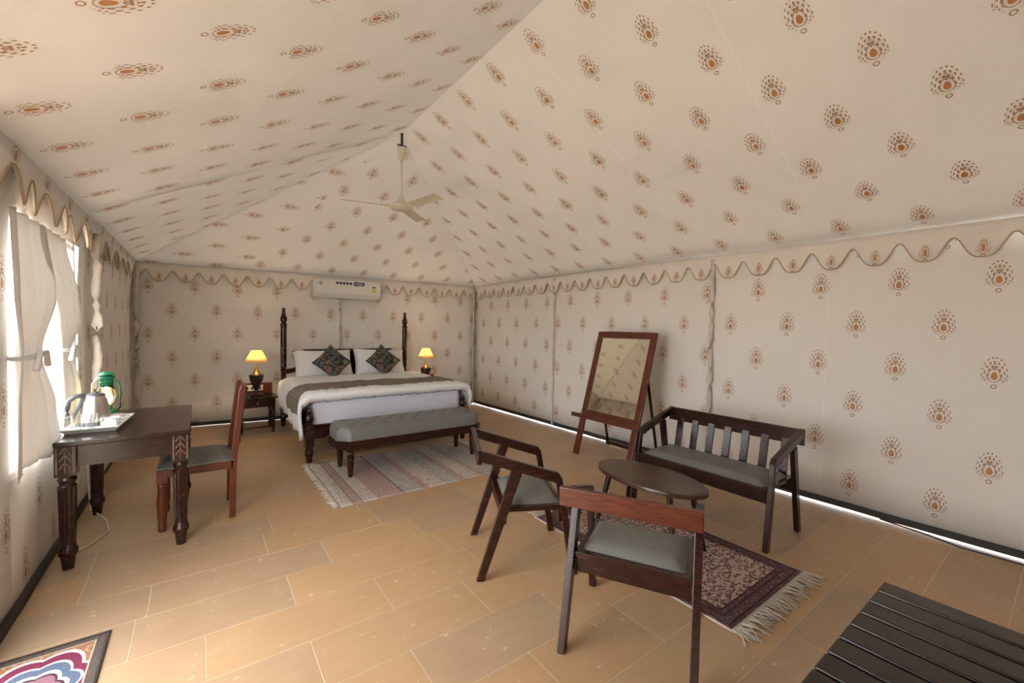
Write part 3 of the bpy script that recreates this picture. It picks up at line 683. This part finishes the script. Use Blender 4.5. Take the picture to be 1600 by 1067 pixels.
# ---------------- armchairs and settee ----------------
def seat_group(t, W, D, wmat, slats=0, rt=(.175, .235), backz=(.675, .757), wr=None, rear=.11):
    wr = wr or wmat; h = W/2; x0 = -D/2
    P = lambda pts: [(x0+a, b) for a, b in pts]
    for sg in (-1, 1):
        ya, yb = sg*h-.018, sg*h+.018
        bm = new(); prism(bm, P([(-.02, .695), (-.02, .757), (.45, .612), (.475, .575), (.455, .545), (.43, .555)]), 'y', ya, yb); obj('arm', bm, wmat, t, bevel=.004)
        bm = new(); prism(bm, P([(.43, .60), (.472, .578), (D+.022, 0), (D-.02, 0)]), 'y', ya+.001, yb-.001); obj('front_leg', bm, wmat, t, bevel=.003)
        bm = new(); prism(bm, P([(-.022, 0), (.022, 0), (rt[1], .625), (rt[0], .645)]), 'y', ya+.001, yb-.001); obj('rear_leg', bm, wmat, t, bevel=.003)
    bm = new(); box(bm, x0-.03, x0+.0, -h-.018, h+.018, backz[0], backz[1]); obj('back_rail', bm, wr, t, bevel=.004)
    sx0, sx1 = x0+rear, x0+.505
    bm = new()
    for a, b, c, d in ((sx0, sx1, -h+.018, -h+.055), (sx0, sx1, h-.055, h-.018), (sx0, sx0+.04, -h+.05, h-.05), (sx1-.03, sx1, -h+.05, h-.05)): box(bm, a, b, c, d, .385, .41)
    box(bm, sx0, sx1, -h+.03, h-.03, .375, .39); obj('seat_frame', bm, wmat, t, bevel=.003)
    bm = new(); box(bm, sx0+.015, sx0+.04, -h+.02, h-.02, .31, .375); obj('rear_apron', bm, wmat, t)
    bm = new(); box(bm, sx1-.04, sx1-.015, -h+.02, h-.02, .31, .375); obj('front_apron', bm, wmat, t)
    bm = new(); cw = W-.09; cl = sx1-sx0-.07
    def top(a, b):
        e = min(a, 1-a)*cl; g = min(b, 1-b)*cw; k = min(1, e/.05)**.5*min(1, g/.05)**.5
        return (sx0+.04+cl*a, -cw/2+cw*b, .408+.034*k+.008*math.sin(PI*a)*math.sin(PI*b))
    grid(bm, 18, 24, top); grid(bm, 1, 1, lambda a, b: (sx0+.04+cl*a, -cw/2+cw*b, .405)); obj('seat_cushion', bm, LEATHER, t, True)
    for i in range(slats):
        y = -h+.10+(W-.20)*i/(slats-1)
        bm = new(); prism(bm, [(x0-.026, .70), (x0-.006, .70), (sx0+.022, .39), (sx0+.002, .39)], 'y', y-.028, y+.028); obj('back_slat', bm, wmat, t, bevel=.002)
chA = thing('armchair', 'wooden armchair with grey seat seen from its side, near the striped rug', 'armchair', (1.668, 2.132, 0), math.radians(-27.4), 'slant-armed armchairs')
seat_group(chA, .547, .555, WOOD)
chB = thing('armchair', 'wooden armchair with grey seat in the foreground, red back rail facing the camera', 'armchair', (1.686, 1.244, 0), math.radians(28.4), 'slant-armed armchairs')
seat_group(chB, .547, .555, WOOD, wr=WOODR)
st = thing('settee', 'two-seat wooden settee with slatted back and grey seat by the right wall', 'settee', (3.275, 1.735, 0), PI)
seat_group(st, 1.06, .52, WOOD, slats=7, rt=(.10, .155), backz=(.635, .752), rear=.03)

# ---------------- oval coffee table ----------------
ct = thing('oval_coffee_table', 'oval dark wooden coffee table in front of the settee', 'coffee table', (2.51, 1.765, 0))
bm = new(); n = 48; prof = [(1, .425), (1.0, .432), (1.0, .447), (.985, .452)]
rings = [[bm.verts.new((.23*k*math.cos(2*PI*i/n), .415*k*math.sin(2*PI*i/n), z)) for i in range(n)] for k, z in prof]
for A, B in zip(rings, rings[1:]):
    for i in range(n): bm.faces.new((A[i], A[(i+1) % n], B[(i+1) % n], B[i]))
bm.faces.new(rings[0][::-1]); bm.faces.new(rings[-1]); obj('table_top', bm, WOODT, ct, 'auto')
for sx in (-1, 1):
    for sy in (-1, 1):
        bm = new(); tube(bm, [(sx*.175, sy*.32, 0), (sx*.12, sy*.24, .427)], .014, 12, .021); obj('leg', bm, WOOD, ct, 'auto')

# ---------------- easel mirror ----------------
mr = thing('easel_mirror', 'wood-framed mirror on an easel stand against the right wall', 'mirror', (0, 0, 0))
tilt = math.atan2(.41, 1.45)
def EP(y, h, d=0): return Vector((3.55+h*math.sin(tilt)+d*math.cos(tilt), y, h*math.cos(tilt)-d*math.sin(tilt)))
def ebox(bm, y0, y1, h0, h1, d0, d1):
    vs = [bm.verts.new(EP(y, h, d)) for d in (d0, d1) for y, h in ((y0, h0), (y1, h0), (y1, h1), (y0, h1))]
    for f in ((0, 1, 2, 3), (7, 6, 5, 4), (0, 4, 5, 1), (1, 5, 6, 2), (2, 6, 7, 3), (3, 7, 4, 0)): bm.faces.new([vs[i] for i in f])
EY0, EY1, ET = 2.72, 3.54, 1.49
for y0, y1 in ((EY0, EY0+.07), (EY1-.07, EY1)):
    bm = new(); ebox(bm, y0, y1, .0, ET, -.015, .02); obj('frame_upright', bm, WOODR, mr, bevel=.004)
bm = new(); ebox(bm, EY0+.07, EY1-.07, ET-.075, ET, -.014, .02); obj('frame_top', bm, WOODR, mr)
bm = new(); ebox(bm, EY0+.07, EY1-.07, .47, .53, -.014, .02); obj('frame_bottom', bm, WOODR, mr)
bm = new(); ebox(bm, EY0-.10, EY1+.09, .42, .47, -.085, .0); obj('ledge', bm, WOODR, mr, bevel=.004)
bm = new(); ebox(bm, EY0+.068, EY1-.068, .525, ET-.07, -.002, .008); t = NT('mirror_glass'); f, _ = t.noise(t.coord(), 2); obj('mirror_glass', bm, t.set(t.mix(f, (.86, .83, .70), (.88, .85, .73)), .02, .5, Metallic=1.0), mr)
for y in (EY0+.06, EY1-.06):
    bm = new(); tube(bm, [EP(y, 1.05, .03), (4.10, y, .03)], .02, 4); obj('rear_leg', bm, WOOD, mr)
bm = new(); box(bm, 4.06, 4.10, EY0+.05, EY1-.05, .05, .09); obj('rear_stretcher', bm, WOOD, mr)

# ---------------- rugs ----------------
def rug(name, label, x0, x1, y0, y1, mat, z=.010):
    bm = new(); grid(bm, 24, 24, lambda a, b: (x0+(x1-x0)*a, y0+(y1-y0)*b, .003+.001*nz(x0+a*(x1-x0), y0+b*(y1-y0), 0, 3)), lambda a, b: (a, b))
    t = thing(name, label, 'rug', ((x0+x1)/2, (y0+y1)/2, 0)); o = obj('pile', bm, mat, t, True, solid=.004); o.location = (-(x0+x1)/2, -(y0+y1)/2, 0); return t
def striped():
    t = NT('block_printed_dhurrie'); u, v, uvv = t.uv(); co = t.coord(); n, _ = t.noise(co, 80, 3); vo = t.vor(co, 75)
    beige, grey, rose, dark = (.50, .44, .37), (.40, .37, .345), (.40, .27, .235), (.14, .10, .095)
    st = [(0, beige), (.055, dark), (.06, rose), (.10, dark), (.105, beige), (.17, rose), (.30, dark), (.305, grey), (.40, rose), (.44, beige), (.53, grey), (.62, rose), (.66, beige), (.75, rose), (.78, grey), (.88, dark), (.885, beige), (.95, rose)]
    c = t.ramp(u, st, True)
    pat = t.f('LESS_THAN', vo.outputs['Distance'], .33); c = t.mix(t.f('MULTIPLY', pat, .4), c, (.55, .50, .44)); c = t.mix(t.f('MULTIPLY', t.f('GREATER_THAN', n, .53), .55), c, (.17, .12, .11))
    t.bump(n, .3, .004); return t.set(c, .95, .1)
def fringe(parent, pts, dirs, ln, seed):
    rnd = random.Random(seed); bm = new()
    for (x, y), (dx, dy) in zip(pts, dirs):
        l = ln*rnd.uniform(.7, 1.15); a = rnd.uniform(-.5, .5); ex, ey = dx*math.cos(a)-dy*math.sin(a), dx*math.sin(a)+dy*math.cos(a)
        b = rnd.uniform(-.5, .5)
        tube(bm, [(x, y, .006), (x+ex*l*.5, y+ey*l*.5, .007+rnd.uniform(0, .006)), (x+(ex-ey*b*.5)*l, y+(ey+ex*b*.5)*l, .005)], .0045, 5, .003)
    o = obj('fringe', bm, FRINGE, parent, True); o['kind'] = 'stuff'; return o
R1 = (.90, 2.66, 3.47, 4.74)
r1 = rug('striped_rug', 'pale striped block-printed rug with fringe under the grey bench', *R1, striped())
for xx, d, sd in ((R1[0], -1, 1), (R1[1], 1, 2)):
    fringe(r1, [(xx-(R1[0]+R1[1])/2, -.63+1.26*i/89) for i in range(90)], [(d, 0)]*90, .06, sd)
def paisley():
    t = NT('maroon_paisley_rug'); u, v, uvv = t.uv(); co = t.coord(); F = t.f
    eu = F('MULTIPLY', F('SUBTRACT', .5, F('ABSOLUTE', F('SUBTRACT', u, .5))), .9); ev = F('MULTIPLY', F('SUBTRACT', .5, F('ABSOLUTE', F('SUBTRACT', v, .5))), 1.5)
    e = F('MINIMUM', eu, ev)
    n, _ = t.noise(co, 52, 2, .5); n2, _ = t.noise(co, 95, 2); vo = t.vor(co, 19, rnd=.8)
    rings = F('SINE', F('MULTIPLY', vo.outputs['Distance'], 75))
    c = t.mix(F('GREATER_THAN', n, .5), (.50, .40, .345), (.165, .07, .08)); c = t.mix(F('MULTIPLY', F('GREATER_THAN', rings, .35), F('LESS_THAN', vo.outputs['Distance'], .32)), c, (.085, .075, .075))
    c = t.mix(F('MULTIPLY', F('GREATER_THAN', n2, .57), .8), c, (.56, .48, .41))
    bc = t.mix(F('GREATER_THAN', n2, .52), (.12, .055, .065), (.10, .085, .10)); bc = t.mix(F('MULTIPLY', F('GREATER_THAN', n, .58), .5), bc, (.30, .22, .20))
    c = t.mix(F('LESS_THAN', e, .115), c, bc)
    for d in (.115, .085, .035): c = t.mix(F('LESS_THAN', F('ABSOLUTE', F('SUBTRACT', e, d)), .004), c, (.06, .03, .035))
    c = t.mix(F('LESS_THAN', e, .012), c, (.58, .50, .42)); t.bump(n2, .3, .004)
    return t.set(c, .95, .1)
R2 = (2.07, 2.96, .96, 2.47)
r2 = rug('paisley_rug', 'maroon and cream paisley rug with long fringe under the coffee table', *R2, paisley())
for yy, d, sd in ((R2[2], -1, 3), (R2[3], 1, 4)):
    fringe(r2, [(-.44+.88*i/74, yy-(R2[2]+R2[3])/2) for i in range(75)], [(0, d)]*75, .105, sd)
def matmat():
    t = NT('lobed_doormat'); u, v, uvv = t.uv(); co = t.coord(); F = t.f
    x = F('MULTIPLY', F('SUBTRACT', u, .5), .42); y = F('MULTIPLY', F('SUBTRACT', v, .5), .66)
    e = F('MINIMUM', F('SUBTRACT', .21, F('ABSOLUTE', x)), F('SUBTRACT', .33, F('ABSOLUTE', y)))
    n, _ = t.noise(co, 120, 2); vo = t.vor(co, 45)
    r = F('SQRT', F('ADD', F('MULTIPLY', F('MULTIPLY', x, x), 1.9), F('MULTIPLY', y, y))); th = F('ARCTAN2', x, y)
    rr = F('DIVIDE', r, F('ADD', 1.0, F('MULTIPLY', F('ABSOLUTE', F('SINE', F('MULTIPLY', th, 4))), .16)))
    c = t.ramp(F('MULTIPLY', rr, 3.6), [(0, (.42, .38, .34)), (.14, (.34, .15, .10)), (.30, (.23, .12, .15)), (.42, (.07, .04, .05)), (.46, (.44, .43, .42)), (.52, (.10, .13, .19)), (.66, (.44, .43, .42)), (.70, (.17, .035, .07)), (.84, (.46, .45, .44)), (.90, (.30, .15, .085))], True)
    c = t.mix(F('MULTIPLY', F('MULTIPLY', F('LESS_THAN', vo.outputs['Distance'], .3), F('GREATER_THAN', F('MULTIPLY', rr, 3.6), .9)), .7), c, (.45, .36, .22))
    c = t.mix(F('LESS_THAN', e, .05), c, (.42, .36, .27)); c = t.mix(F('LESS_THAN', e, .044), c, t.mix(n, (.045, .035, .032), (.16, .13, .115)))
    t.bump(n, .5, .005); return t.set(c, .97, .05)
rug('door_mat', 'dark-bordered doormat with lobed maroon and blue pattern by the left wall', -.735, -.335, 2.0, 2.665, matmat())

# ---------------- slatted luggage bench ----------------
sb = thing('slatted_bench', 'dark slatted wooden bench cut off by the lower right corner', 'bench', (1.75, -.17, 0))
bm = new(); box(bm, -.0475, .0475, -.62, .62, .405, .452); s0 = None
for i in range(9):
    x = .44-.109*i
    if s0 is None: s0 = obj('slat', bm, WOODK, sb, bevel=.006, loc=(x, 0, 0))
    else: share(s0, sb, (x, 0, 0))
bm = new(); box(bm, -.47, .47, .50, .54, .34, .404); box(bm, -.47, .47, -.54, -.50, .34, .404); obj('cross_rails', bm, WOODK, sb)
for x in (-.43, .43):
    for y in (-.52, .52):
        bm = new(); box(bm, x-.025, x+.025, y-.025, y+.025, 0, .37); obj('leg', bm, WOODK, sb)

# ---------------- air conditioner ----------------
ac = thing('air_conditioner', 'white split air conditioner mounted high above the headboard', 'air conditioner', (1.92, back_y(1.92)-.06, 1.865), math.atan2(-.48, 4.96))
bm = new(); prism(bm, [(.03, .0), (-.14, .03), (-.185, .09), (-.19, .28), (-.17, .305), (.03, .305)], 'x', -.51, .51); obj('casing', bm, PLASTIC, ac, bevel=.012)
bm = new(); box(bm, -.43, .43, -.178, -.13, .022, .05); obj('air_flap', bm, plain('flap_grey', (.70, .68, .65), .4, .03), ac, bevel=.004)
NAVY = plain('navy_print', (.03, .035, .08), .5, .1)
bm = new()
for i in range(5): box(bm, -.185+.05*i, -.145+.05*i, -.1915, -.1895, .235, .268)
obj('feature_badges', bm, NAVY, ac)
bm = new(); lathe(bm, [(.036, 0), (.036, .0015)], 20); box(bm, .0, .13, -.026, .026, 0, .0013)
o = obj('round_badge', bm, NAVY, ac); o.rotation_euler = (PI/2, 0, 0); o.location = (.115, -.190, .25)
bm = new()
for a, b in ((-.015, .005), (.012, .03), (.045, .06), (.068, .08), (.088, .10)): box(bm, a, b, -.012, .010, .0014, .002)
o = obj('badge_lettering', bm, PLASTIC, ac); o.rotation_euler = (PI/2, 0, 0); o.location = (.115, -.190, .25)
bm = new(); n = 20
for r0, r1 in ((.018, .024),):
    A = [bm.verts.new((r0*math.cos(2*PI*i/n), r0*math.sin(2*PI*i/n), 0)) for i in range(n)]; B = [bm.verts.new((r1*math.cos(2*PI*i/n), r1*math.sin(2*PI*i/n), 0)) for i in range(n)]
    for i in range(n): bm.faces.new((A[i], A[(i+1) % n], B[(i+1) % n], B[i]))
box(bm, -.006, .006, -.010, .010, 0, .001); o = obj('logo_ring', bm, NAVY, ac); o.rotation_euler = (PI/2, 0, 0); o.location = (-.40, -.192, .235)
YEL = plain('yellow_label', (.72, .62, .08), .5, .05)
bm = new(); lathe(bm, [(.033, 0), (.033, .001)], 18); o = obj('star_label', bm, YEL, ac); o.rotation_euler = (PI/2, 0, 0); o.location = (.395, -.190, .155)
bm = new(); prism(bm, [(-.03, 0), (.03, 0), (.02, .025), (-.02, .025)], 'y', -.1915, -.1895); o = obj('label_header', bm, plain('label_brown', (.22, .12, .05), .5), ac); o.location = (.395, 0, .20)

# ---------------- ceiling fan ----------------
fan = thing('ceiling_fan', 'cream ceiling fan on a long rod hanging from the tent peak', 'ceiling fan', (1.79, 4.51, 0))
bm = new(); tube(bm, [(0, 0, 2.83), (0, 0, 3.40)], .011, 10); obj('down_rod', bm, CREAM, fan, True)
bm = new(); lathe(bm, [(.014, 3.27), (.02, 3.29), (.055, 3.40), (.05, 3.405)], 20); obj('top_canopy', bm, CREAM, fan, 'auto')
bm = new(); lathe(bm, [(.03, 2.80), (.045, 2.815), (.03, 2.86), (.013, 2.89)], 20); obj('lower_canopy', bm, CREAM, fan, 'auto')
bm = new(); lathe(bm, [(.05, 2.725), (.105, 2.735), (.125, 2.755), (.125, 2.775), (.09, 2.797), (.03, 2.803)], 28); obj('motor', bm, CREAM, fan, 'auto')
bm = new(); tube(bm, [(0, 0, 3.40), (0, 0, 3.56)], .014, 8); tube(bm, [(-.05, 0, 3.43), (.05, 0, 3.43)], .008, 6); obj('hook', bm, BLACK, fan, True)
for k in range(3):
    a = math.radians(285-120*k); bm = new()
    for x0, x1, w0, w1 in ((.10, .20, .02, .03), (.18, .62, .055, .065)):
        q = [(x0, -w0, .012), (x1, -w1, .014), (x1, w1, -.012), (x0, w0, -.010)]
        A = [bm.verts.new((x, y, 2.765+z)) for x, y, z in q]; B = [bm.verts.new((x, y, 2.769+z)) for x, y, z in q]
        bm.faces.new(A[::-1]); bm.faces.new(B)
        for i in range(4): bm.faces.new((A[i], A[(i+1) % 4], B[(i+1) % 4], B[i]))
    obj('blade', bm, CREAM, fan, rotz=a)
# loose cable at the right wall
bm = new(); tube(bm, [(4.27, .9, .02), (4.24, .62, .012), (4.20, .45, .006), (4.22, .2, .006), (4.25, -.1, .006)], .006, 6)
tag(obj('floor_cable', bm, BLACK, smooth=True), 'black cable lying along the bottom edge of the right wall', 'cable')
